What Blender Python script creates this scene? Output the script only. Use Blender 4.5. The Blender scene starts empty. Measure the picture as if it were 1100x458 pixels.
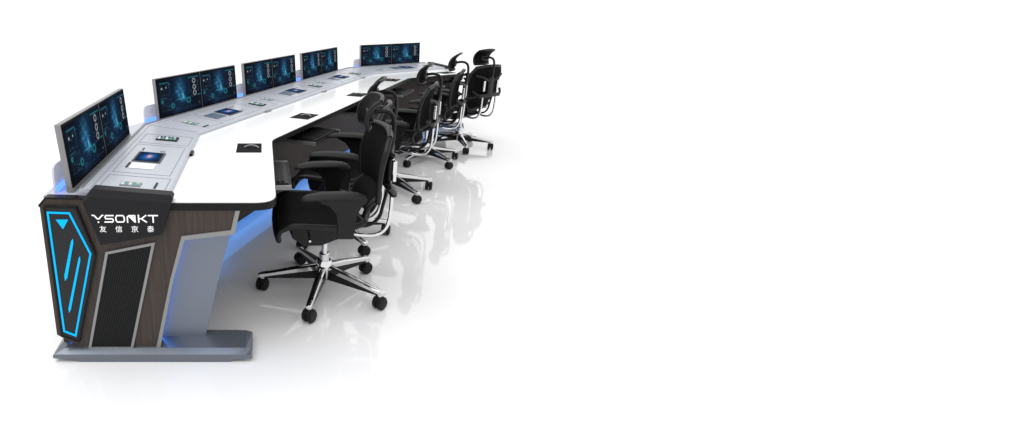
import bpy, bmesh, math, random
import numpy as np
from mathutils import Vector, Matrix
R = math.radians
scene = bpy.context.scene
COL = scene.collection
random.seed(4)

# ------------------------------------------------------------------ materials
def lin(c):
    return tuple(((v/255)/12.92 if v/255 <= .04045 else ((v/255+.055)/1.055)**2.4) for v in c) + (1,)

def mat(name, col, rough=.5, metal=0., spec=.5, emit=None, estr=0., coat=0., noise=None, alpha=None):
    m = bpy.data.materials.new(name); m.use_nodes = True
    nt = m.node_tree; b = nt.nodes['Principled BSDF']
    b.inputs['Base Color'].default_value = tuple(col)+(1,) if len(col) == 3 else col
    b.inputs['Roughness'].default_value = rough
    b.inputs['Metallic'].default_value = metal
    b.inputs['Specular IOR Level'].default_value = spec
    b.inputs['Coat Weight'].default_value = coat
    if emit:
        b.inputs['Emission Color'].default_value = tuple(emit)+(1,)
        b.inputs['Emission Strength'].default_value = estr
    if noise:      # (scale xyz, colour amount, bump)
        sc, amt, bump = noise
        tc = nt.nodes.new('ShaderNodeTexCoord'); mp = nt.nodes.new('ShaderNodeMapping')
        mp.inputs['Scale'].default_value = sc
        n = nt.nodes.new('ShaderNodeTexNoise'); n.inputs['Scale'].default_value = 1; n.inputs['Detail'].default_value = 5
        nt.links.new(tc.outputs['Object'], mp.inputs[0]); nt.links.new(mp.outputs[0], n.inputs['Vector'])
        r = nt.nodes.new('ShaderNodeMapRange')
        r.inputs['To Min'].default_value = 1-amt; r.inputs['To Max'].default_value = 1+amt
        r.inputs['From Min'].default_value = .3; r.inputs['From Max'].default_value = .7
        nt.links.new(n.outputs['Fac'], r.inputs['Value'])
        mx = nt.nodes.new('ShaderNodeVectorMath'); mx.operation = 'SCALE'
        mx.inputs[0].default_value = tuple(col)[:3]
        nt.links.new(r.outputs[0], mx.inputs['Scale']); nt.links.new(mx.outputs[0], b.inputs['Base Color'])
        if bump:
            bp = nt.nodes.new('ShaderNodeBump'); bp.inputs['Strength'].default_value = bump; bp.inputs['Distance'].default_value = .002
            nt.links.new(n.outputs['Fac'], bp.inputs['Height']); nt.links.new(bp.outputs[0], b.inputs['Normal'])
    return m

M = dict(
    floor=mat('polished_floor', (.845, .845, .85), .05, spec=.75, noise=((.8, .8, .8), .012, 0)),
    white=mat('white_laminate', (.86, .87, .88), .16, noise=((3, 3, 3), .01, 0)),
    silver=mat('silver_paint', (.45, .47, .525), .33, metal=.15, noise=((900, 900, 900), .03, 0)),
    alu=mat('brushed_aluminium', (.25, .25, .255), .38, metal=.5, noise=((200, 200, 8), .06, 0)),
    trim=mat('grey_metal_trim', (.25, .25, .25), .4, metal=.3),
    foot=mat('grey_blue_steel', (.15, .165, .195), .24, metal=.55, noise=((60, 60, 60), .03, 0)),
    legm=mat('pale_steel', (.17, .19, .23), .28, metal=.45),
    wood=mat('dark_walnut', (.054, .042, .037), .42, spec=.2, noise=((160, 160, 5), .22, .15)),
    black=mat('black_edge', (.008, .008, .008), .4, spec=.15),
    cap=mat('charcoal_plate', (.0155, .0155, .017), .42, spec=.12, noise=((500, 500, 500), .08, 0)),
    hexm=mat('charcoal_inset', (.020, .021, .022), .45, spec=.2),
    rib=mat('ribbed_black', (.014, .0145, .0145), .5, spec=.12),
    seam=mat('seam_grey', (.22, .23, .25), .5),
    bezel=mat('black_bezel', (.003, .003, .004), .5, spec=.03),
    gap=mat('screen_gap', (.05, .05, .05), .4),
    plastic=mat('black_plastic', (.0075, .0075, .008), .36, spec=.24, noise=((400, 400, 400), .1, .1)),
    pad=mat('black_arm_pad', (.014, .014, .0145), .5, spec=.16, noise=((300, 300, 300), .1, .1)),
    chrome=mat('chrome', (.68, .68, .69), .07, metal=1.),
    rubber=mat('black_rubber', (.008, .008, .008), .55, spec=.2),
    led=mat('cyan_led', (.0, .2, .4), .4, emit=(0.0, .44, .95), estr=.9, spec=.1),
    blue=mat('blue_led', (.0, .1, .4), .4, emit=(.03, .27, 1.0), estr=6),
    soft=mat('soft_blue_light', (.0, .1, .4), .4, emit=(.07, .36, 1.0), estr=1.3),
    blade=mat('blue_blade_led', (.0, .1, .4), .4, emit=(.09, .22, 1.0), estr=2.2),
    glyph=mat('white_lettering', (.85, .85, .85), .5, emit=(1, 1, 1), estr=.25),
    port=mat('white_port', (.6, .62, .62), .5),
    green=mat('green_port', (.09, .30, .27), .5),
    paper=mat('white_writing_pad', (.80, .84, .92), .4),
    mesh=None)

# woven mesh fabric: fine weave that lets a little light through
m = mat('mesh_fabric', (.0045, .0045, .005), .7, spec=.06)
nt = m.node_tree; b = nt.nodes['Principled BSDF']
tc = nt.nodes.new('ShaderNodeTexCoord'); br = nt.nodes.new('ShaderNodeTexVoronoi'); br.inputs['Scale'].default_value = 220
mr = nt.nodes.new('ShaderNodeMapRange'); mr.inputs['From Min'].default_value = .1; mr.inputs['From Max'].default_value = .35
mr.inputs['To Min'].default_value = .72; mr.inputs['To Max'].default_value = 1
nt.links.new(tc.outputs['Object'], br.inputs['Vector']); nt.links.new(br.outputs['Distance'], mr.inputs['Value'])
nt.links.new(mr.outputs[0], b.inputs['Alpha'])
M['mesh'] = m
# acrylic
m = bpy.data.materials.new('frosted_acrylic'); m.use_nodes = True
nt = m.node_tree; b = nt.nodes['Principled BSDF']
b.inputs['Base Color'].default_value = (.62, .64, .76, 1); b.inputs['Roughness'].default_value = .25
b.inputs['Alpha'].default_value = .62
M['acrylic'] = m
# picture materials read a colour attribute holding the displayed picture
def picmat(name, strength):
    m = bpy.data.materials.new(name); m.use_nodes = True
    nt = m.node_tree; b = nt.nodes['Principled BSDF']
    a = nt.nodes.new('ShaderNodeVertexColor'); a.layer_name = 'picture'
    nt.links.new(a.outputs['Color'], b.inputs['Emission Color'])
    b.inputs['Emission Strength'].default_value = strength
    b.inputs['Base Color'].default_value = (.004, .004, .005, 1); b.inputs['Roughness'].default_value = .22
    b.inputs['Specular IOR Level'].default_value = .0
    return m
M['screen'] = picmat('lit_screen', .8)

# ------------------------------------------------------------------ helpers
def link(name, verts, faces, material, parent=None, smooth=False, base=(0, 0, 0)):
    me = bpy.data.meshes.new(name)
    bx, by, bz = base
    me.from_pydata([(v[0]-bx, v[1]-by, v[2]-bz) for v in verts], [], faces)
    bm = bmesh.new(); bm.from_mesh(me); bmesh.ops.recalc_face_normals(bm, faces=bm.faces); bm.to_mesh(me); bm.free()
    if smooth:
        for p in me.polygons: p.use_smooth = True
        me.set_sharp_from_angle(angle=R(38))
    me.materials.append(material)
    o = bpy.data.objects.new(name, me); COL.objects.link(o)
    if parent: o.parent = parent
    return o

class MB:
    def __init__(s, base=(0, 0, 0)): s.v = []; s.f = []; s.base = base
    def add(s, v, f):
        k = len(s.v); s.v += [tuple(p) for p in v]; s.f += [tuple(i+k for i in q) for q in f]; return s
    def box(s, x0, x1, y0, y1, z0, z1, bev=0):
        if bev:
            bm = bmesh.new(); bmesh.ops.create_cube(bm, size=1)
            for q in bm.verts: q.co = Vector(((x0+x1)/2+q.co.x*(x1-x0), (y0+y1)/2+q.co.y*(y1-y0), (z0+z1)/2+q.co.z*(z1-z0)))
            bmesh.ops.bevel(bm, geom=bm.edges, offset=bev, segments=3, profile=.5, affect='EDGES')
            bm.verts.index_update()
            s.add([q.co[:] for q in bm.verts], [[q.index for q in f.verts] for f in bm.faces]); bm.free(); return s
        c = [(x, y, z) for x in (x0, x1) for y in (y0, y1) for z in (z0, z1)]
        return s.add(c, [(0, 1, 3, 2), (4, 6, 7, 5), (0, 4, 5, 1), (2, 3, 7, 6), (0, 2, 6, 4), (1, 5, 7, 3)])
    def frame(s, o, ex, ey, ez):      # box from an origin and three edge vectors
        o, ex, ey, ez = map(Vector, (o, ex, ey, ez))
        c = [o+ex*a+ey*b+ez*d for a in (0, 1) for b in (0, 1) for d in (0, 1)]
        return s.add(c, [(0, 1, 3, 2), (4, 6, 7, 5), (0, 4, 5, 1), (2, 3, 7, 6), (0, 2, 6, 4), (1, 5, 7, 3)])
    def loft(s, A, B):                # two matching closed outlines
        n = len(A); v = list(A)+list(B)
        return s.add(v, [tuple(range(n))[::-1], tuple(range(n, 2*n))]+[(i, (i+1) % n, n+(i+1) % n, n+i) for i in range(n)])
    def rings(s, rs, closed_ends=True):
        n = len(rs[0]); v = [p for r in rs for p in r]; f = []
        for k in range(len(rs)-1):
            for i in range(n): f.append((k*n+i, k*n+(i+1) % n, (k+1)*n+(i+1) % n, (k+1)*n+i))
        if closed_ends: f += [tuple(range(n))[::-1], tuple(range((len(rs)-1)*n, len(rs)*n))]
        return s.add(v, f)
    def tube(s, pts, r, seg=12, flat=1.):
        P = smooth_path([Vector(p) for p in pts]); rs = []
        rad = r if callable(r) else (lambda t: r)
        up = Vector((0, 1, 0.01)).normalized()
        for i, p in enumerate(P):
            t = (P[min(i+1, len(P)-1)]-P[max(i-1, 0)]).normalized()
            a = t.cross(up)
            if a.length < .05: a = t.cross(Vector((1, 0, 0)))
            a.normalize(); bb = t.cross(a).normalized(); q = rad(i/(len(P)-1))
            rs.append([p+a*q*math.cos(2*math.pi*k/seg)+bb*q*flat*math.sin(2*math.pi*k/seg) for k in range(seg)])
        return s.rings(rs)
    def cyl(s, c, r0, r1, z0, z1, seg=24):
        return s.rings([[(c[0]+r*math.cos(2*math.pi*k/seg), c[1]+r*math.sin(2*math.pi*k/seg), z) for k in range(seg)] for r, z in ((r0, z0), (r1, z1))])
    def lathe(s, c, prof, seg=24):
        return s.rings([[(c[0]+r*math.cos(2*math.pi*k/seg), c[1]+r*math.sin(2*math.pi*k/seg), z) for k in range(seg)] for r, z in prof])
    def shell(s, fn, nu, nv, th):     # a curved sheet fn(u,v) -> point, thickened along its normal
        P = [[Vector(fn(i/nu, j/nv)) for j in range(nv+1)] for i in range(nu+1)]
        N = [[None]*(nv+1) for _ in range(nu+1)]
        for i in range(nu+1):
            for j in range(nv+1):
                a = P[min(i+1, nu)][j]-P[max(i-1, 0)][j]; b_ = P[i][min(j+1, nv)]-P[i][max(j-1, 0)]
                N[i][j] = a.cross(b_).normalized()
        W = nv+1; v = [P[i][j]+N[i][j]*th/2 for i in range(nu+1) for j in range(W)]+[P[i][j]-N[i][j]*th/2 for i in range(nu+1) for j in range(W)]
        K = (nu+1)*W; f = []
        for i in range(nu):
            for j in range(nv):
                a = i*W+j; f.append((a, a+1, a+W+1, a+W)); f.append((K+a, K+a+W, K+a+W+1, K+a+1))
        for i in range(nu): f.append((i*W, (i+1)*W, K+(i+1)*W, K+i*W)); a = i*W+nv; f.append((a, K+a, K+a+W, a+W))
        for j in range(nv): f.append((j, K+j, K+j+1, j+1)); a = nu*W+j; f.append((a, a+1, K+a+1, K+a))
        return s.add(v, f)
    def build(s, name, material, parent=None, smooth=False):
        return link(name, s.v, s.f, material, parent, smooth, s.base)

def smooth_path(P, sub=6):
    if len(P) < 3: return P
    out = []
    for i in range(len(P)-1):
        p0, p1, p2, p3 = P[max(i-1, 0)], P[i], P[i+1], P[min(i+2, len(P)-1)]
        for k in range(sub):
            t = k/sub
            out.append(.5*((2*p1)+(p2-p0)*t+(2*p0-5*p1+4*p2-p3)*t*t+(3*p1-p0-3*p2+p3)*t**3))
    return out+[P[-1]]

def empty(name, loc, rz=0):
    o = bpy.data.objects.new(name, None); COL.objects.link(o); o.location = loc; o.rotation_euler.z = rz
    o.empty_display_size = .1; return o
def tag(o, label=None, cat=None, group=None, kind=None):
    for k, v in (('label', label), ('category', cat), ('group', group), ('kind', kind)):
        if v: o[k] = v
    return o
def copy_tree(o, parent=None):
    c = o.copy(); COL.objects.link(c); c.parent = parent
    for ch in list(o.children): copy_tree(ch, c)
    return c
def fillet(poly, rads, seg=8):
    out = []; n = len(poly)
    for i, (p, r) in enumerate(zip(poly, rads)):
        p = Vector(p)
        if not r: out.append(tuple(p)); continue
        a = Vector(poly[i-1])-p; b_ = Vector(poly[(i+1) % n])-p; A = p+a.normalized()*r; B = p+b_.normalized()*r
        for k in range(seg+1):
            t = k/seg; q = A*(1-t)**2+p*2*t*(1-t)+B*t*t; out.append(tuple(q))
    return out

# ------------------------------------------------------------------ layout of the three wings of the console
SEC = [(Vector((-.760, 2.050)), R(0)), (Vector((-.660, 3.424)), R(28.3)), (Vector((1.203, 6.600)), R(59.9))]
def dn(i):
    a = SEC[i][1]; return Vector((math.sin(a), math.cos(a))), Vector((math.cos(a), -math.sin(a)))
def P2(i, s, n):
    d, nn = dn(i); return SEC[i][0]+d*s+nn*n
def P3(i, s, n, z):
    p = P2(i, s, n); return Vector((p.x, p.y, z))
def corner(i, n):                    # where wing i meets wing i+1 at offset n
    d1, _ = dn(i); d2, _ = dn(i+1); a = P2(i, 0, n); b_ = P2(i+1, 0, n); w = b_-a
    t = (w.x*d2.y-w.y*d2.x)/(d1.x*d2.y-d1.y*d2.x); return a+d1*t
S0, S1 = -.06, 1.05
def path(n, s0=S0, s1=S1):
    return [P2(0, s0, n), corner(0, n), corner(1, n), P2(2, s1, n)]
def sweep(mb, prof, s0=S0, s1=S1):
    rs = []
    for k in range(4): rs.append([(path(n, s0, s1)[k].x, path(n, s0, s1)[k].y, z) for n, z in prof])
    return mb.rings(rs)
def zc(n): return .764-(n-.055)/(.325)*.028    # height of the sloping console top
def sec_box(mb, i, s0, s1, n0, n1, z0, z1, slope=False):
    f = (lambda n, z: zc(n)+z) if slope else (lambda n, z: z)
    A = [P3(i, s0, n0, f(n0, z0)), P3(i, s1, n0, f(n0, z0)), P3(i, s1, n1, f(n1, z0)), P3(i, s0, n1, f(n1, z0))]
    B = [P3(i, s0, n0, f(n0, z1)), P3(i, s1, n0, f(n0, z1)), P3(i, s1, n1, f(n1, z1)), P3(i, s0, n1, f(n1, z1))]
    return mb.loft(A, B)

# ------------------------------------------------------------------ pictures shown on the screens
def seg_glow(U, V, a, b_, w):
    ax, ay = a; bx, by = b_; dx, dy = bx-ax, by-ay; L = dx*dx+dy*dy+1e-12
    t = np.clip(((U-ax)*dx+(V-ay)*dy)/L, 0, 1); d = np.hypot(U-ax-dx*t, V-ay-dy*t); return np.exp(-(d/w)**2)
def hud(nu, nv):
    u = (np.arange(nu+1)/nu)*1.78; v = np.arange(nv+1)/nv; U, V = np.meshgrid(u, v, indexing='ij')
    C = np.zeros(U.shape+(3,)); C[:] = (.003, .005, .012)
    def add(m_, c): C[:] = C+m_[..., None]*np.array(c)
    rng = np.random.default_rng(7)
    for _ in range(26):
        add(np.exp(-(((U-rng.uniform(0, 1.78))/.16)**2+((V-rng.uniform(0, 1))/.12)**2)), np.array((.002, .005, .011))*rng.uniform(.3, 1.5))
    add(np.exp(-(((U-.90)/.36)**2+((V-.55)/.42)**2)), (.002, .022, .062))
    for x, y, sx, sy, a in ((.80, .62, .11, .20, .30), (.92, .72, .07, .17, .24), (.98, .52, .08, .16, .34), (.86, .42, .05, .12, .34), (1.0, .40, .06, .10, .24), (.78, .78, .05, .10, .12), (.90, .90, .03, .08, .15)):
        w = 1+.35*np.sin(U*31+V*17)+.3*np.sin(U*12-V*43)
        add(np.exp(-(((U-x+.03*np.sin(V*14))/sx)**2+((V-y)/sy)**2))*w*a*.8, (.05, .36, .62))
    add(np.exp(-(((U-.97)/.03)**2+((V-.45)/.07)**2)), (.12, .42, .46))
    add(np.exp(-(((U-.80)/.03)**2+((V-.55)/.10)**2))*.7, (.03, .03, .20))
    def rect(x0, y0, x1, y1, c, w=.007):
        for a, b_ in (((x0, y0), (x1, y0)), ((x1, y0), (x1, y1)), ((x1, y1), (x0, y1)), ((x0, y1), (x0, y0))): add(seg_glow(U, V, a, b_, w), c)
    dim = (.015, .04, .055)
    rect(.10, .56, .44, .88, dim); rect(.10, .14, .48, .44, dim); rect(.62, .10, 1.15, .36, dim); rect(1.28, .50, 1.68, .92, dim); rect(1.28, .10, 1.70, .38, dim)
    te = (.01, .19, .24)
    add(seg_glow(U, V, (.08, .90), (.42, .90), .010), te); add(seg_glow(U, V, (.44, .74), (.44, .90), .010), np.array(te)*.5)
    add(seg_glow(U, V, (1.27, .93), (1.72, .93), .010), te); add(seg_glow(U, V, (.06, .49), (.30, .49), .010), np.array(te)*.6)
    add(seg_glow(U, V, (.70, .385), (1.10, .385), .010), te); add(seg_glow(U, V, (1.62, .40), (1.76, .40), .012), te)
    for x, y, s_ in ((.14, .76, .020), (.31, .77, .014)): add(np.exp(-(((U-x)**2+(V-y)**2)/s_**2)), (.8, .85, .85))
    def ring(x, y, r, w, c): add(np.exp(-((np.hypot(U-x, V-y)-r)/w)**2), c)
    for y in (.82, .64, .47): ring(1.50, y, .060, .013, (.42, .44, .45))
    for x, y, r in ((.52, .24, .055), (1.20, .30, .07), (.12, .40, .03)): ring(x, y, r, .018, (.01, .20, .22)); 
    for _ in range(46):
        x = rng.choice([rng.uniform(.12, .44), rng.uniform(1.28, 1.7), rng.uniform(.64, 1.1)]); y = rng.choice([rng.uniform(.14, .42), rng.uniform(.55, .88)])
        add(seg_glow(U, V, (x, y), (x+rng.uniform(.02, .09), y), .006), np.array((.05, .11, .13))*rng.uniform(.3, 1.6))
    return np.clip(C, 0, 1)
def nebula(nu, nv):
    u = (np.arange(nu+1)/nu)*1.5; v = np.arange(nv+1)/nv; U, V = np.meshgrid(u, v, indexing='ij')
    C = np.zeros(U.shape+(3,)); C[:] = (.004, .015, .06)
    g = lambda x, y, sx, sy: np.exp(-(((U-x)/sx)**2+((V-y)/sy)**2))[..., None]
    C += g(.75, .5, .42, .36)*np.array((.01, .11, .36)); C += g(.95, .6, .2, .2)*np.array((.01, .10, .22)); C += g(.5, .35, .2, .2)*np.array((.0, .08, .2))
    C += g(.75, .52, .13, .15)*np.array((1.0, .42, .2)); C += g(.72, .62, .07, .07)*np.array((.3, .18, .10))
    d = ((U < .12) | (U > 1.38))[..., None]; C = np.where(d, np.array((.05, .05, .06)), C)
    return np.clip(C, 0, 1)
def picture(name, fn, nu, nv, to3, parent, base=(0, 0, 0)):
    """a grid mesh with the picture as its colour attribute; to3(u,v) -> point"""
    v = [to3(i/nu, j/nv) for i in range(nu+1) for j in range(nv+1)]
    f = [(i*(nv+1)+j, (i+1)*(nv+1)+j, (i+1)*(nv+1)+j+1, i*(nv+1)+j+1) for i in range(nu) for j in range(nv)]
    me = bpy.data.meshes.new(name); me.from_pydata([tuple(Vector(p)-Vector(base)) for p in v], [], f)
    C = fn(nu, nv).reshape(-1, 3); a = me.color_attributes.new('picture', 'FLOAT_COLOR', 'POINT')
    a.data.foreach_set('color', np.concatenate([C, np.ones((len(C), 1))], 1).astype(np.float32).ravel())
    me.materials.append(M['screen'])
    o = bpy.data.objects.new(name, me); COL.objects.link(o); o.parent = parent; return o

# ------------------------------------------------------------------ the setting
fl = MB().add([(-60, -20, 0), (60, -20, 0), (60, 120, 0), (-60, 120, 0)], [(0, 1, 2, 3)]).build('floor', M['floor'])
tag(fl, kind='structure')

# ------------------------------------------------------------------ the console
B = (-.45, 2.0, 0)
con = empty('control_console', B)
tag(con, 'long angled white topped control console with dark walnut end panel and blue lights', 'control desk')
def mb(): return MB(B)

# desktop: white slab with a black edge under it, and its rounded corners
def desk_outline(n0, n1, e, r0, rc):
    a = path(n0, S0-e, S1+e); c = path(n1, S0-e, S1+e)
    return fillet([tuple(p) for p in c]+[tuple(p) for p in a[::-1]], [r0, rc, rc, r0, 0, 0, 0, 0])
o = desk_outline(.33, .815, .0, .09, .06); w = mb().loft([(x, y, .7005) for x, y in o], [(x, y, .716) for x, y in o])
w.build('desktop', M['white'], con)
o = desk_outline(.33, .819, .004, .092, .06); w = mb().loft([(x, y, .682) for x, y in o], [(x, y, .7125) for x, y in o])
# the edging is a ring just outside the slab, so cut its top 3 mm under the slab's
w.build('desktop_edge', M['black'], con)

w = sweep(mb(), [(-.11, .62), (-.11, .735), (.030, .735), (.034, .760), (.040, .764), (.055, .764), (.380, .736), (.386, .730), (.386, .7165), (-.085, .7163), (-.085, .62)], -.035, S1-.025)
w.build('console_top', M['silver'], con)
w = sweep(mb(), [(.036, .7645), (.036, .770), (.048, .770), (.048, .7645)], -.03, S1-.03); w.build('monitor_rail', M['alu'], con)
w = sweep(mb(), [(-.105, .03), (-.105, .618), (-.088, .618), (-.088, .03)], -.03, S1-.03); w.build('back_panel', M['wood'], con)
w = sweep(mb(), [(.50, .11), (.50, .680), (.52, .680), (.52, .11)], .0, S1-.06); w.build('modesty_panel', M['wood'], con)
w = sweep(mb(), [(.34, .112), (.34, .120), (.49, .120), (.49, .112)], .70, S1-.09)
w.build('underside_light', M['soft'], con)

# joint seams, inlay outlines, sockets, slots and touch screens let into the sloping top
seam = mb()
def outline(i, s0, s1, n0, n1, t=.0035):
    for a in ((s0, s1, n0, n0+t), (s0, s1, n1-t, n1), (s0, s0+t, n0+t, n1-t), (s1-t, s1, n0+t, n1-t)): sec_box(seam, i, *a, .0002, .0009, True)
for i, s0 in ((0, 0.), (1, .02), (1, 1.13), (1, 2.25), (2, .0)):
    outline(i, s0-.02, s0+.17, .10, .365); outline(i, s0+.21, s0+.71, .10, .355); outline(i, s0+.745, s0+.95, .10, .365)
for n0 in (.075,):
    w2 = sweep(seam, [(n0, zc(n0)+.0002), (n0, zc(n0)+.0008), (n0+.003, zc(n0+.003)+.0008), (n0+.003, zc(n0+.003)+.0002)], -.02, S1-.04)
for i, s in ((1, 1.075), (1, 2.195)): sec_box(seam, i, s, s+.004, .058, .38, .0002, .001, True)
for k in (0, 1):
    a = corner(k, .058); c = corner(k, .378); d = (c-a).normalized(); e = Vector((-d.y, d.x))*.002
    seam.loft([(a.x-e.x, a.y-e.y, zc(.058)+.0002), (c.x-e.x, c.y-e.y, zc(.378)+.0002), (c.x+e.x, c.y+e.y, zc(.378)+.0002), (a.x+e.x, a.y+e.y, zc(.058)+.0002)],
              [(a.x-e.x, a.y-e.y, zc(.058)+.001), (c.x-e.x, c.y-e.y, zc(.378)+.001), (c.x+e.x, c.y+e.y, zc(.378)+.001), (a.x+e.x, a.y+e.y, zc(.058)+.001)])
seam.build('inlay_seam', M['seam'], con)

def socket(i, s, n, ls, ln, dark):
    f = mb()
    if dark: sec_box(f, i, s, s+ls, n, n+ln, .001, .005, True)
    else: sec_box(f, i, s, s+ls, n, n+ln, .001, .003, True)
    f = f.build('socket_module', M['black'] if dark else M['trim'], con)
    hgt = .0065 if dark else .0045; lo = .0051 if dark else .0031
    k = 5
    for j in range(k):
        a = n+ln*(.05+.90*j/k); b_ = a+ln*.90/k*.80
        sec_box(mb(), i, s+ls*.22, s+ls*.55, a, b_, lo, hgt, True).build('port', M['green' if j in (1, 3, 4) else 'port'], f)
        sec_box(mb(), i, s+ls*.63, s+ls*.85, a, a+(b_-a)*.7, lo, hgt, True).build('port', M['green' if j % 2 else 'port'], f)
def slot(i, s, n, ls, ln=.008):
    sec_box(mb(), i, s, s+ls, n, n+ln, .001, .004, True).build('cable_slot', M['black'], con)
def touch(i, s, n, ls=.155, ln=.118, pad=True, padm='paper', gap=.03, padl=.085):
    f = sec_box(mb(), i, s-.008, s+ls+.008, n-.008, n+ln+.008, .001, .004, True).build('touch_screen', M['gap'], con)
    picture('screen_glass', nebula, 36, 24, lambda u, v: P3(i, s+ls*v, n+ln*u, zc(n+ln*u)+.0052), f, B)
    sec_box(mb(), i, s-gap-padl, s-gap, n+.004, n+ln-.004, .001, .003, True).build('writing_pad', M[padm], con)
    if padm == 'paper': slot(i, s-gap-padl+.004, n-.012, padl-.004, .008)
    for q in (.03, .06): sec_box(mb(), i, s+ls+q+.012, s+ls+q+.022, n-.003, n+.006, .001, .003, True).build('button', M['black'], con)
    sec_box(mb(), i, s+ls+.035, s+ls+.055, n+.09, n+.115, .001, .002, True).build('button', M['trim'], con)

M['tabm'] = mat('grey_tablet', (.10, .13, .19), .3)
touch(0, .395, .152); socket(0, .82, .175, .085, .118, True); socket(0, .035, .175, .05, .085, False); slot(0, .03, .315, .07)
for k in range(3):
    s = 1.12*k
    socket(1, s-.005 if k == 0 else s-.09, .175, .06, .095, False)
    if k == 0: slot(1, .0, .33, .06)
    touch(1, s+.39, .17, .15, .12, padm='tabm', gap=.035, padl=.12)
    socket(1, s+.80, .20, .08, .115, True)
socket(2, .03, .19, .06, .10, False); touch(2, .42, .18, .15, .12, padm='tabm', gap=.035, padl=.12); socket(2, .82, .19, .08, .11, True)
for i, s in ((0, .62), (1, .72), (1, 1.82), (1, 2.94), (2, .62)):
    w = sec_box(mb(), i, s, s+.07, .386, .402, .7165, .730); w.build('edge_clip', M['black'] if i == 0 else M['trim'], con)

# cable boxes let into the white desktop, each with its bowed chrome handle
for i, s, n in ((0, .695, .622), (1, .63, .63), (1, 1.74, .64), (1, 2.86, .64), (2, .60, .62)):
    f = sec_box(mb(), i, s, s+.19, n, n+.135, .7165, .7195).build('cable_box', M['bezel'], con)
    t = mb(); c = P2(i, s+.10, n+.075); d, nn = dn(i)
    pts = [(c.x+nn.x*a+d.x*b_, c.y+nn.y*a+d.y*b_, z) for a, b_, z in ((-.035, -.005, .7205), (-.018, .008, .726), (.002, .012, .729), (.025, .004, .727), (.045, -.012, .7205))]
    t.tube(pts, .0045, 8); t.build('handle', M['alu'], f, True)

# keyboard trays on silver runners, under the front edge
keyb = None
trays = ((0, .675), (1, .66), (1, 1.76), (1, 2.88), (2, .66))
for i, s in trays:
    f = sec_box(mb(), i, s-.21, s+.21, .60, .90, .596, .606).build('keyboard_tray', M['black'], con)
    for q in (-1, 1):
        a = s+q*.22; sec_box(mb(), i, a-.007, a+.007, .58, .905, .592, .613).build('runner', M['alu'], f)
    sec_box(mb(), i, s-.208, s+.208, .9, .906, .594, .612).build('tray_lip', M['black'], f)

# acrylic blades behind the monitors, each glowing from a strip at its foot
for i, s, L in ((0, .0, 1.0), (1, -.065, 1.08), (1, 1.065, 1.08), (1, 2.2, 1.08), (2, -.065, 1.08)):
    n0 = -.072; z0, z1 = .7355, .845
    prof = fillet([(s, z0), (s, z1), (s+L, z1), (s+L, z0)], [0, .03, .03, 0], 2)
    w = mb().loft([P3(i, a, n0, z) for a, z in prof], [P3(i, a, n0-.008, z) for a, z in prof])
    f = w.build('acrylic_blade', M['acrylic'], con)
    e = sec_box(mb(), i, s+.004, s+L-.004, n0+.001, n0+.006, .7355, .760); e.build('blade_light', M['blade'], f)
    prof2 = fillet([(s-.002, z0), (s-.002, z1), (s+.02, z1+.0)], [0, 0, 0])

# ---- near end panel (stands in the plane y = 1.99)
def plate(name, pts, y0, y1, m_, parent=con, smooth=False):
    return mb().loft([(x, y0, z) for x, z in pts], [(x, y1, z) for x, z in pts]).build(name, m_, parent)
def ring_pts(pts, t):                  # inset a convex outline
    n = len(pts); cx = sum(p[0] for p in pts)/n; cz = sum(p[1] for p in pts)/n; L = []
    for i in range(n):
        a, b_ = Vector(pts[i]), Vector(pts[(i+1) % n]); d = (b_-a).normalized(); nn = Vector((-d.y, d.x))
        if nn.dot(Vector((cx, cz))-a) < 0: nn = -nn
        L.append((a+nn*t, d))
    out = []
    for i in range(n):
        (a, d1), (b_, d2) = L[i-1], L[i]; w_ = b_-a; k = (w_.x*d2.y-w_.y*d2.x)/(d1.x*d2.y-d1.y*d2.x); out.append(tuple(a+d1*k))
    return out
def band(name, pts, t, y0, y1, m_, parent):
    q = ring_pts(pts, t); w = mb(); n = len(pts)
    for i in range(n):
        j = (i+1) % n; A = [pts[i], pts[j], q[j], q[i]]
        w.loft([(x, y0, z) for x, z in A], [(x, y1, z) for x, z in A])
    return w.build(name, m_, parent)
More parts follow.
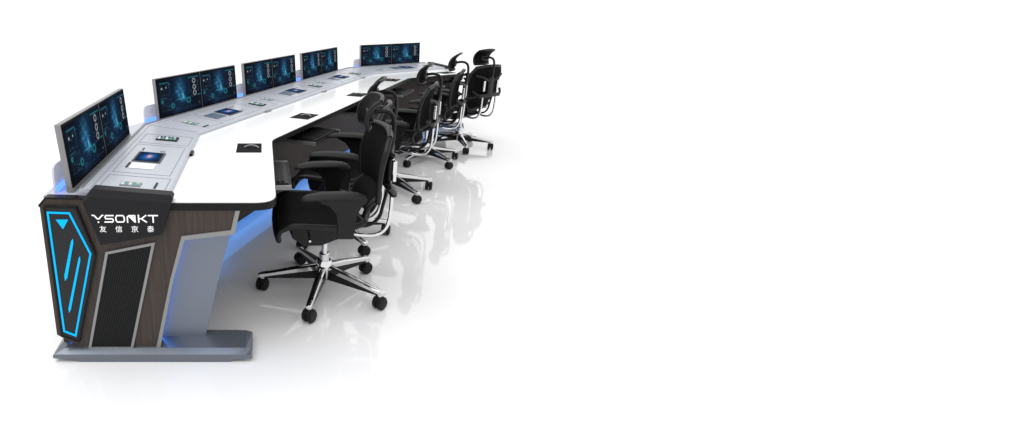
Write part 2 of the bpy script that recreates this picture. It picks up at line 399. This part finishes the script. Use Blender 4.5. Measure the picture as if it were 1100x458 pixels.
def end_panel():
    wood = [(-.880, .704), (-.851, .734), (-.676, .730), (-.600, .6995), (-.363, .681), (-.106, .681), (-.125, .598), (-.324, .572), (-.379, .378), (-.457, .045), (-.775, .045), (-.878, .112)]
    ep = plate('end_panel', wood, 1.990, 2.020, M['wood'])
    # black capping along the top left edge
    t = mb()
    for a, c in (((-.884, .704), (-.853, .738)), ((-.853, .738), (-.672, .734))):
        d = (Vector(c)-Vector(a)).normalized()*0; k = .008
        q = [(a[0], a[1]), (c[0], c[1]), (c[0], c[1]-k), (a[0]+.004, a[1]-k)]
        t.loft([(x, 1.985, z) for x, z in q], [(x, 2.022, z) for x, z in q])
    t.build('edge_capping', M['black'], ep)
    # silver edge strip
    outer = [(-.088, .681), (-.111, .580), (-.312, .555), (-.365, .378), (-.440, .045)]
    inner = [(-.106, .681), (-.125, .598), (-.324, .572), (-.379, .378), (-.457, .045)]
    t = mb()
    for k in range(4):
        q = [outer[k], outer[k+1], inner[k+1], inner[k]]
        t.loft([(x, 1.984, z) for x, z in q], [(x, 2.026, z) for x, z in q])
    t.build('edge_strip', M['trim'], ep)
    # ribbed grille in its silver frame
    g = [(-.634, .504), (-.431, .547), (-.556, .045), (-.748, .045)]
    fr = band('grille_frame', g, .011, 1.980, 1.993, M['trim'], con)
    q = ring_pts(g, .010); plate('grille_back', q, 1.987, 1.9895, M['rib'], fr)
    r_ = mb(); N = 18
    for k in range(N):
        a, c = (k+.15)/N, (k+.80)/N
        T = lambda f: (q[0][0]+(q[1][0]-q[0][0])*f, q[0][1]+(q[1][1]-q[0][1])*f); U = lambda f: (q[3][0]+(q[2][0]-q[3][0])*f, q[3][1]+(q[2][1]-q[3][1])*f)
        z = [T(a), T(c), U(c), U(a)]; r_.loft([(x, 1.9840, zz) for x, zz in z], [(x, 1.9868, zz) for x, zz in z])
    r_.build('grille_rib', M['rib'], fr)
    # six sided inset with its cyan light line
    hx = [(-.859, .704), (-.730, .700), (-.671, .492), (-.780, .083), (-.855, .115)]
    ins = plate('light_inset', hx, 1.976, 1.9895, M['hexm'], con)
    band('inset_bevel', hx, .006, 1.973, 1.9755, M['black'], ins)
    hb = [(-.848, .682), (-.757, .679), (-.689, .500), (-.790, .113), (-.842, .138)]
    band('light_line', hb, .0072, 1.9725, 1.9757, M['led'], ins)
    plate('light_arrow', [(-.815, .648), (-.767, .648), (-.791, .608)], 1.9725, 1.9757, M['led'], ins)
    plate('light_bar', [(-.7645, .556), (-.757, .566), (-.757, .548), (-.798, .392), (-.8085, .378), (-.8085, .402)], 1.9725, 1.9757, M['led'], ins)
    plate('light_bar', [(-.743, .478), (-.737, .490), (-.737, .470), (-.800, .243), (-.808, .229), (-.808, .250)], 1.9725, 1.9757, M['led'], ins)
    # name plate wrapping over the corner of the console
    F = [(-.698, .722), (-.668, .748), (-.362, .724), (-.352, .718), (-.364, .690), (-.398, .588), (-.645, .544)]
    G = [(-.702, .732), (-.664, .776), (-.359, .7495), (-.350, .738), (-.362, .690), (-.398, .588), (-.645, .544)]
    npl = mb()
    npl.rings([[(x, 1.962, z) for x, z in F], [(x, 1.978, z) for x, z in G], [(x, 2.028, z) for x, z in G]])
    np_ = npl.build('name_plate', M['cap'], con)
    # lettering strokes
    st = [mb() for _ in range(6)]; X0, X1, Z0, Z1 = -.662, -.410, .642, .672; y = 1.9612
    def stroke(pts, w=.0052):
        g = st[cur[0]]
        for a, c in zip(pts, pts[1:]):
            a, c = Vector(a), Vector(c); d = (c-a).normalized(); n_ = Vector((-d.y, d.x))*w/2; e = d*w*.35
            q = [a-e+n_, c+e+n_, c+e-n_, a-e-n_]; g.loft([(p.x, y, p.y) for p in q], [(p.x, y+.0014, p.y) for p in q])
    W = .040; cur = [0]
    def L_(k, x, z):
        cur[0] = k; return (X0+k*.0432+x*W*.88, Z0+z*(Z1-Z0))
    stroke([L_(0, -.12, 1), L_(0, .12, .94), L_(0, .42, .5), L_(0, .62, .5), L_(0, .95, .94), L_(0, 1.08, 1)]); stroke([L_(0, .52, .06), L_(0, .52, .0)], .0058)
    stroke([L_(1, 1.0, .95), L_(1, .15, .95), L_(1, .08, .72), L_(1, .15, .5), L_(1, .88, .5), L_(1, .97, .28), L_(1, .88, .05), L_(1, .02, .05)])
    stroke([L_(2, .18, .95), L_(2, .85, .95), L_(2, .98, .7), L_(2, .98, .3), L_(2, .85, .05), L_(2, .18, .05), L_(2, .05, .3), L_(2, .05, .7), L_(2, .18, .95)])
    stroke([L_(3, .1, .0), L_(3, .1, .75), L_(3, .3, .95)]); stroke([L_(3, .3, .95), L_(3, .95, .95), L_(3, .95, .02)], .0048); stroke([L_(3, .32, .9), L_(3, .94, .08)], .0075); stroke([L_(3, .60, .80), L_(3, .9, .4)], .008)
    stroke([L_(4, .12, 1), L_(4, .12, 0)]); stroke([L_(4, .18, .5), L_(4, .42, .5), L_(4, .95, .97)]); stroke([L_(4, .42, .5), L_(4, .98, .03)])
    stroke([L_(5, .0, .95), L_(5, 1.02, .95)]); stroke([L_(5, .51, .9), L_(5, .51, .0)])
    for g in st: g.build('letter', M['glyph'], np_)
    # the four characters below
    for k, chr_ in enumerate('\u53cb\u4fe1\u4eac\u6cf0'):
        cu = bpy.data.curves.new('characters', 'FONT'); cu.body = chr_; cu.size = .0285; cu.extrude = .0004
        tmp = bpy.data.objects.new('tmp', cu); COL.objects.link(tmp)
        dg = bpy.context.evaluated_depsgraph_get(); me = bpy.data.meshes.new_from_object(tmp.evaluated_get(dg))
        bpy.data.objects.remove(tmp)
        xs = [v.co.x for v in me.vertices]; zs = [v.co.y for v in me.vertices]
        if not xs: continue
        sx = .0265/(max(xs)-min(xs)); sz = .027/(max(zs)-min(zs))
        for v in me.vertices:
            x, z, yy = v.co; v.co = (-.642+k*.0628+(x-min(xs))*sx-B[0], 1.9612+(.0004-yy)-B[1], .600+(z-min(zs))*sz-B[2])
        me.materials.clear(); me.materials.append(M['glyph']); ob = bpy.data.objects.new('letter', me); COL.objects.link(ob); ob.parent = np_
    # steel leg set back behind the edge strip, and the blue light hidden behind the strip
    lg = plate('leg_panel', [(-.312, .556), (-.121, .580), (-.166, .430), (-.255, .045), (-.441, .045), (-.366, .378)], 2.045, 2.075, M['legm'])
    t = mb()
    for a, c in (((-.325, .545), (-.372, .378)), ((-.372, .378), (-.446, .06)), ((-.320, .560), (-.13, .584))):
        a, c = Vector(a), Vector(c); d = (c-a).normalized(); n_ = Vector((-d.y, d.x))*.004
        q = [a+n_, c+n_, c-n_, a-n_]; t.loft([(p.x, 2.0275, p.y) for p in q], [(p.x, 2.043, p.y) for p in q])
    t.build('edge_light', M['blue'], ep)
    mb().box(-.86, -.79, 2.022, 2.03, .092, .10).build('edge_light', M['blue'], ep)
    # foot: long bar, sloped top, undercut ends
    t = mb()
    def sec(x, z0, z1, z2): return [(x, 1.955, z0), (x, 1.955, z1), (x, 1.983, z1+(z2-z1)*.35), (x, 2.078, z2), (x, 2.13, z1), (x, 2.13, z0)]
    t.rings([sec(-.893, .020, .032, .034), sec(-.885, .018, .038, .044), sec(-.845, .016, .038, .076), sec(-.805, .013, .038, .078), sec(-.780, .0, .038, .078), sec(-.140, .0, .038, .078), sec(-.118, .013, .038, .078), sec(-.070, .015, .038, .076), sec(-.047, .017, .036, .066), sec(-.042, .019, .032, .056)])
    ft = t.build('foot', M['foot'], con)
    w = mb()
    for x in (-.84, -.085): w.cyl((x, 2.0), .014, .014, 0, .02, 16)
    w.build('levelling_pad', M['rubber'], ft)
end_panel()
# far end: the matching walnut end, plate and foot
d, nn = dn(2)
def far_plate(name, pts, s0, s1, m_):
    return mb().loft([P3(2, s0, n, z) for n, z in pts], [P3(2, s1, n, z) for n, z in pts]).build(name, m_, con)
far_plate('end_panel', [(-.12, .704), (-.09, .734), (.084, .730), (.16, .6995), (.654, .681), (.635, .598), (.436, .572), (.381, .378), (.303, .045), (-.015, .045), (-.118, .112)], S1-.03, S1, M['wood'])
far_plate('name_plate', [(.058, .732), (.096, .776), (.401, .7495), (.410, .738), (.398, .690), (.362, .588), (.115, .544)], S1-.035, S1+.03, M['cap'])
far_plate('leg_panel', [(.448, .556), (.639, .580), (.594, .430), (.505, .045), (.319, .045), (.394, .378)], S1-.09, S1-.06, M['legm'])
far_plate('foot', [(-.13, .02), (-.09, .078), (.70, .078), (.715, .018), (.62, 0), (-.02, 0)], S1-.14, S1+.03, M['foot'])
for k in (0, 1):                       # frames that carry the desk at its two bends
    a, c = corner(k, -.08), corner(k, .42); d = (c-a).normalized(); e = Vector((-d.y, d.x))*.02
    mb().loft([(a.x-e.x, a.y-e.y, 0), (c.x-e.x, c.y-e.y, 0), (c.x+e.x, c.y+e.y, 0), (a.x+e.x, a.y+e.y, 0)],
              [(a.x-e.x, a.y-e.y, .69), (c.x-e.x, c.y-e.y, .69), (c.x+e.x, c.y+e.y, .69), (a.x+e.x, a.y+e.y, .69)]).build('leg_panel', M['legm'], con)

# ------------------------------------------------------------------ keyboards on the trays (s axis = local x)
def make_keyboard():
    r = empty('keyboard', (0, 0, 0))
    MB().box(-.198, .198, -.075, .075, 0, .012, .004).build('case', M['black'], r)
    k = MB()
    for row in range(5):
        x = -.18
        while x < .165:
            wd = .016 if not (row == 4 and -.08 < x < .03) else .09
            k.box(x, x+wd, -.056+row*.0232, -.056+row*.0232+.018, .0122, .0175); x += wd+.0035
    k.build('key', mat('dark_keys', (.02, .02, .021), .5, spec=.1), r)
    return r
kb = make_keyboard()
names = ['black keyboard on the nearest tray, beside the rounded desk corner', 'black keyboard on the second tray, just past the bend in the desk',
         'black keyboard on the middle tray of the long straight wing', 'black keyboard on the last tray of the long wing, behind the third chair', 'black keyboard on the tray of the farthest wing']
for j, (i, s) in enumerate(trays):
    o = kb if j == 0 else copy_tree(kb)
    p = P2(i, s, .815); o.location = (p.x, p.y, .6065); o.rotation_euler.z = math.pi/2-SEC[i][1]
    tag(o, names[j], 'keyboard', 'keyboards on the pull out trays')

# ------------------------------------------------------------------ double monitors (local x along the wing, local -y towards the operator)
MW, MH, LEAN = .98, .278, R(4.3)
def make_monitor():
    r = empty('double_monitor', (0, 0, 0))
    rot = Matrix.Rotation(-LEAN, 3, 'X')
    def T(x, y, z): return tuple(rot @ Vector((x, y, z)))
    def bx(x0, x1, y0, y1, z0, z1, bev=0):
        w = MB().box(x0, x1, y0, y1, z0, z1, bev); w.v = [T(*p) for p in w.v]; return w
    bx(0, MW, .004, .029, 0, MH, .003).build('housing', M['alu'], r)
    bx(.006, MW-.004, .0005, .0045, .016, MH-.004).build('bezel', M['bezel'], r)
    bx(.0, MW, -.002, .0045, .0, .0155).build('chin', M['alu'], r)
    bx(MW/2-.003, MW/2+.003, -.001, .0006, .016, MH-.004).build('middle_strip', M['gap'], r)
    for x0 in (.014, MW/2+.006):
        x1 = x0+MW/2-.020
        picture('screen', hud, 160, 90, lambda u, v, x0=x0, x1=x1: T(x0+(x1-x0)*u, -.0004, .027+(MH-.040)*v), r)
    bx(.30, .68, .029, .060, .03, .20, .006).build('back_housing', M['plastic'], r)
    return r
mon = make_monitor()
mn = ['double monitor nearest the walnut end panel, on the short near wing', 'double monitor just past the first bend, above the blue touch screen',
      'double monitor in the middle of the long straight wing', 'double monitor at the far end of the long straight wing', 'double monitor alone on the farthest wing, behind the headrests']
for j, (i, s) in enumerate(((0, 0), (1, 0), (1, 1.118), (1, 2.262), (2, -.01))):
    o = mon if j == 0 else copy_tree(mon)
    p = P2(i, s, 0); o.location = (p.x, p.y, .7375); o.rotation_euler.z = math.pi/2-SEC[i][1]
    tag(o, mn[j], 'monitor', 'double monitors along the console')

# ------------------------------------------------------------------ the chairs (local -x is forward)
def make_chair(rot_base):
    r = empty('office_chair', (0, 0, 0))
    RB = .325
    # five star base
    t = MB(); u = MB()
    for k in range(5):
        a = rot_base+2*math.pi*k/5; c, s = math.cos(a), math.sin(a); e = (-s, c)
        def cr(rad, hw, z0, z1, bev): # cross section ring
            return [(c*rad+e[0]*w_, s*rad+e[1]*w_, z) for w_, z in ((-hw, z0), (-hw, z1-bev), (-hw*.55, z1), (hw*.55, z1), (hw, z1-bev), (hw, z0))]
        t.rings([cr(.02, .021, .128, .158, .006), cr(.15, .018, .110, .136, .006), cr(.27, .015, .092, .112, .005), cr(RB+.012, .014, .080, .102, .005), cr(RB+.024, .010, .082, .096, .004)])
        u.rings([cr(.02, .0217, .078, .1275, .001), cr(.15, .0186, .078, .1095, .001), cr(.27, .0154, .076, .0915, .001), cr(RB-.014, .0115, .074, .082, .001)])
    bs = t.build('base', M['chrome'], r, True); u.build('spoke_side', M['plastic'], bs)
    MB().lathe((0, 0), [(.0, .075), (.034, .075), (.044, .088), (.044, .165), (.036, .180), (.0, .180)], 28).build('hub', M['chrome'], bs, True)
    for k in range(5):
        a = rot_base+2*math.pi*k/5; cx_, cy_ = math.cos(a)*RB, math.sin(a)*RB
        th = a+1.1+k*1.7; w = MB(); dx, dy = math.cos(th), math.sin(th)
        for q in (-1, 1):      # twin wheels
            rs = []
            for off, rad in ((.003, .0), (.003, .028), (.007, .034), (.021, .034), (.028, .027), (.029, .0)):
                rs.append([(cx_-dy*off*q+dx*rad*math.cos(2*math.pi*i/20), cy_+dx*off*q+dy*rad*math.cos(2*math.pi*i/20), .0345+rad*math.sin(2*math.pi*i/20)) for i in range(20)])
            w.rings(rs, False)
        w.lathe((cx_, cy_), [(.0, .03), (.026, .03), (.026, .058), (.016, .070), (.0, .070)], 16)
        cs = w.build('caster', M['rubber'], r, True)
        MB().cyl((cx_, cy_), .0135, .0135, .062, .086, 14).build('stem', M['chrome'], cs, True)
    # gas lift
    gl = MB().lathe((0, 0), [(.0, .17), (.027, .17), (.027, .215), (.023, .22), (.0, .22)], 20).build('gas_lift', M['chrome'], r, True)
    MB().lathe((0, 0), [(.0, .20), (.0155, .20), (.0155, .32), (.0, .32)], 16).build('piston', M['chrome'], gl, True)
    # tilt mechanism
    w = MB()
    def mr_(x, hw, z0, z1): return [(x, -hw, z0+.008), (x, -hw, z1), (x, hw, z1), (x, hw, z0+.008), (x, hw-.02, z0), (x, -hw+.02, z0)]
    w.rings([mr_(-.190, .09, .375, .425), mr_(-.175, .10, .335, .428), mr_(-.12, .11, .300, .430), mr_(-.03, .11, .300, .430), mr_(.06, .10, .335, .430), mr_(.13, .08, .365, .428)])
    tm = w.build('tilt_mechanism', M['plastic'], r)
    MB().box(-.16, .15, -.16, -.145, .425, .437).box(-.16, .15, .145, .16, .425, .437).box(-.15, -.13, -.16, .16, .424, .436).build('seat_rail', M['chrome'], tm)
    MB().tube([(-.10, -.10, .40), (-.10, -.19, .395), (-.10, -.24, .39)], .006, 8).build('lever', M['chrome'], tm, True)
    # seat: mesh slung in a thick rim, the front rolled down
    HW = .245
    def prof(t):                         # x, z along the seat from the rolled front to the rear
        pts = [(-.262, .385), (-.268, .415), (-.250, .447), (-.20, .464), (-.10, .462), (.01, .456), (.07, .456), (.115, .463), (.140, .476)]
        k = t*(len(pts)-1); i = min(int(k), len(pts)-2); f = k-i; return pts[i][0]+(pts[i+1][0]-pts[i][0])*f, pts[i][1]+(pts[i+1][1]-pts[i][1])*f
    def seatfn(u_, v_):
        x, z = prof(u_); y = (v_-.5)*2; wdt = HW*(1-.10*max(0, u_-.75)/.25-.06*max(0, .2-u_)/.2)
        return (x+.014*(y*y), y*wdt, z-.022*(1-y*y)*(1-.6*abs(u_-.5)*2)+.004*abs(y))
    st = MB().shell(seatfn, 26, 18, .018).build('seat', M['mesh'], r, True)
    rim = []
    for k in range(27): rim.append(seatfn(k/26, 0))
    fr = MB().tube(rim[::2], lambda t: .014, 10)
    fr.tube([seatfn(k/13, 1) for k in range(14)], lambda t: .014, 10)
    fr.tube([seatfn(0, k/8) for k in range(9)], lambda t: .013, 10); fr.tube([seatfn(1, k/8) for k in range(9)], lambda t: .013, 10)
    fr.build('seat_frame', M['plastic'], st, True)
    # arm rests: a broad T of plastic carrying a bowed pad
    for q in (-1, 1):
        y = q*.258
        def sup(x0, x1, z, hy): return [(x0, y-hy, z), (x1, y-hy, z), (x1, y+hy, z), (x0, y+hy, z)]
        w = MB().rings([sup(.028, .100, .415, .012), sup(.024, .104, .480, .013), sup(.015, .112, .538, .014), sup(-.015, .128, .576, .016), sup(-.065, .150, .600, .020), sup(-.070, .155, .609, .022)])
        ar = w.build('armrest', M['plastic'], r, True)
        MB().box(.035, .095, min(y, y-q*.10), max(y, y-q*.10), .408, .428, .004).build('arm_bracket', M['chrome'], ar)
        def arm(x, hw, z, th): return [(x, y+hw*math.cos(a), z+th*math.sin(a)) for a in [2*math.pi*i/16 for i in range(16)]]
        w = MB().rings([arm(-.150, .006, .600, .004), arm(-.142, .026, .606, .011), arm(-.12, .038, .614, .015), arm(-.05, .046, .623, .017), arm(.05, .047, .625, .018), arm(.11, .042, .622, .017), arm(.145, .030, .616, .013), arm(.155, .008, .612, .005)])
        w.build('arm_pad', M['pad'], ar, True)
    # upper back
    def backfn(u_, v_):                  # u up, v across
        y = (v_-.5)*2; z = .595+.295*u_-.012*y*y*u_*u_-.02*y*y*(1-u_)**2
        x = .252+.028*u_**1.6+.028*math.sin(math.pi*u_)*-.6-.045*y*y*.8+.012*y*y*u_
        wd = .215+.025*math.sin(math.pi*min(1, u_*1.05))-.030*max(0, u_-.8)/.2
        return (x, y*wd, z)
    bk = MB().shell(backfn, 18, 18, .014).build('backrest', M['mesh'], r, True)
    f = MB(); f.tube([backfn(k/10, 0) for k in range(11)], .0135, 10); f.tube([backfn(k/10, 1) for k in range(11)], .0135, 10)
    f.tube([backfn(1, k/8) for k in range(9)], .014, 10); f.tube([backfn(0, k/8) for k in range(9)], .013, 10)
    f.build('back_frame', M['plastic'], bk, True)
    # lumbar part below it
    def lumfn(u_, v_):
        y = (v_-.5)*2; z = .462+.138*u_-.01*y*y; x = .208+.044*u_-.030*math.sin(math.pi*u_)-.030*y*y
        return (x, y*(.125+.06*math.sin(math.pi*(.05+.6*u_))), z)
    lb = MB().shell(lumfn, 12, 14, .020).build('lumbar_support', M['mesh'], r, True)
    f = MB(); f.tube([lumfn(k/6, 0) for k in range(7)], .013, 10); f.tube([lumfn(k/6, 1) for k in range(7)], .013, 10); f.tube([lumfn(0, k/8) for k in range(9)], .012, 10)
    f.build('lumbar_frame', M['plastic'], lb, True)
    # spine and cross bar behind the back
    w = MB().box(.285, .318, -.165, .165, .580, .618, .012).box(.288, .316, -.040, .040, .59, .78, .012)
    w.tube([(.302, 0, .76), (.315, 0, .83), (.308, 0, .875)], .013, 10)
    w.tube([(.302, -.03, .74), (.305, -.12, .78), (.272, -.20, .80)], .011, 8); w.tube([(.302, .03, .74), (.305, .12, .78), (.272, .20, .80)], .011, 8)
    w.tube([(.302, -.10, .59), (.300, -.17, .61), (.262, -.215, .65)], .012, 8); w.tube([(.302, .10, .59), (.300, .17, .61), (.262, .215, .65)], .012, 8)
    sp = w.build('back_spine', M['plastic'], r, True)
    # chrome J tubes from under the seat up behind the lumbar part
    for q in (-1, 1):
        y = q*.105
        w = MB().tube([(.06, y*.8, .385), (.14, y, .368), (.215, y, .362), (.268, y, .380), (.298, y, .430), (.305, y, .51), (.305, y, .59)], .0098, 12)
        tb = w.build('back_tube', M['chrome'], r, True)
        MB().tube([(.10, y*.6, .400), (.17, y*.62, .395), (.225, y*.62, .408), (.262, y*.62, .450), (.275, y*.62, .51), (.290, y*.62, .585)], .009, 10).build('inner_tube', M['plastic'], tb, True)
        MB().box(.296, .318, y-.014, y+.014, .645, .750, .006).build('clamp', M['chrome'], tb)
    # headrest: a wide crescent on a hooked post
    def headfn(u_, v_):
        y = (v_-.5)*2; a = (u_-.42)*2
        z = .898+.138*u_+.010*(1-y*y)*u_
        x = .184+(.030*a*a if a > 0 else .026*a*a)+.008*a-.024*y*y
        return (x+.05*max(0, u_-.8), y*(.108+.010*u_), z)
    hd = MB().shell(headfn, 14, 18, .014).build('headrest', M['mesh'], r, True)
    f = MB(); f.tube([headfn(k/8, 0) for k in range(9)], .009, 10); f.tube([headfn(k/8, 1) for k in range(9)], .009, 10)
    f.tube([headfn(1, k/8) for k in range(9)], .009, 10); f.tube([headfn(0, k/8) for k in range(9)], .009, 10)
    f.build('headrest_frame', M['plastic'], hd, True)
    w = MB().tube([(.185, 0, .950), (.225, 0, .966), (.275, 0, .968), (.308, 0, .945), (.318, 0, .885), (.312, 0, .80)], .0105, 12)
    w.box(.178, .208, -.045, .045, .925, .985, .010)
    w.build('headrest_post', M['plastic'], r, True)
    return r
ch = make_chair(math.pi)
lab = ['black mesh office chair nearest the viewer, its whole chrome five star base showing', 'black mesh office chair second from the front, its base half hidden by the nearest chair',
       'black mesh office chair third in the row, standing in the middle', 'black mesh office chair fourth in the row, seen side on behind the third', 'black mesh office chair farthest away, its back turned to the viewer']
for j, (x, y, a) in enumerate(((.327, 2.576, 0), (.50, 3.29, 18), (1.06, 4.20, 26), (1.60, 5.12, 26), (2.13, 5.68, 58))):
    o = ch if j == 0 else copy_tree(ch)
    o.location = (x, y, 0); o.rotation_euler.z = R(-a)
    wb = (180, 4, 6, 9, 48)[j]        # how far this chair's base has swivelled
    for c in o.children:
        if c.name.split('.')[0] in ('base', 'caster', 'hub'): c.rotation_euler.z = R(wb-180+a)
    tag(o, lab[j], 'office chair', 'mesh office chairs along the console')

# ------------------------------------------------------------------ light
w = bpy.data.worlds.new('World'); scene.world = w; w.use_nodes = True
bg = w.node_tree.nodes['Background']; bg.inputs[0].default_value = (1, 1, 1, 1); bg.inputs[1].default_value = 1.15
def area(name, loc, aim, size, power):
    l = bpy.data.lights.new(name, 'AREA'); l.shape = 'RECTANGLE'; l.size, l.size_y = size; l.energy = power
    o = bpy.data.objects.new(name, l); COL.objects.link(o); o.location = loc
    o.rotation_euler = (Vector(aim)-Vector(loc)).to_track_quat('-Z', 'Y').to_euler(); return o
area('studio_lamp', (-2.5, 1.5, 7.0), (1.0, 3.6, 0), (6, 5), 260)

# ------------------------------------------------------------------ camera
cam = bpy.data.cameras.new('camera'); co = bpy.data.objects.new('camera', cam); COL.objects.link(co)
co.location = (0, 0, 1.45); co.rotation_euler = (R(90)-.306, 0, 0)
cam.sensor_width = 36; cam.sensor_fit = 'HORIZONTAL'; cam.lens = 577.34/1100*36
cam.shift_x = (550-281.6)/1100; cam.shift_y = -(229-190)/1100
cam.clip_start = .05; cam.clip_end = 500
scene.camera = co
vs = scene.view_settings; vs.view_transform = 'Standard'; vs.look = 'None'; vs.exposure = 0; vs.gamma = 1
scene.display_settings.display_device = 'sRGB'
scene.cycles.max_bounces = 8; scene.cycles.transparent_max_bounces = 16
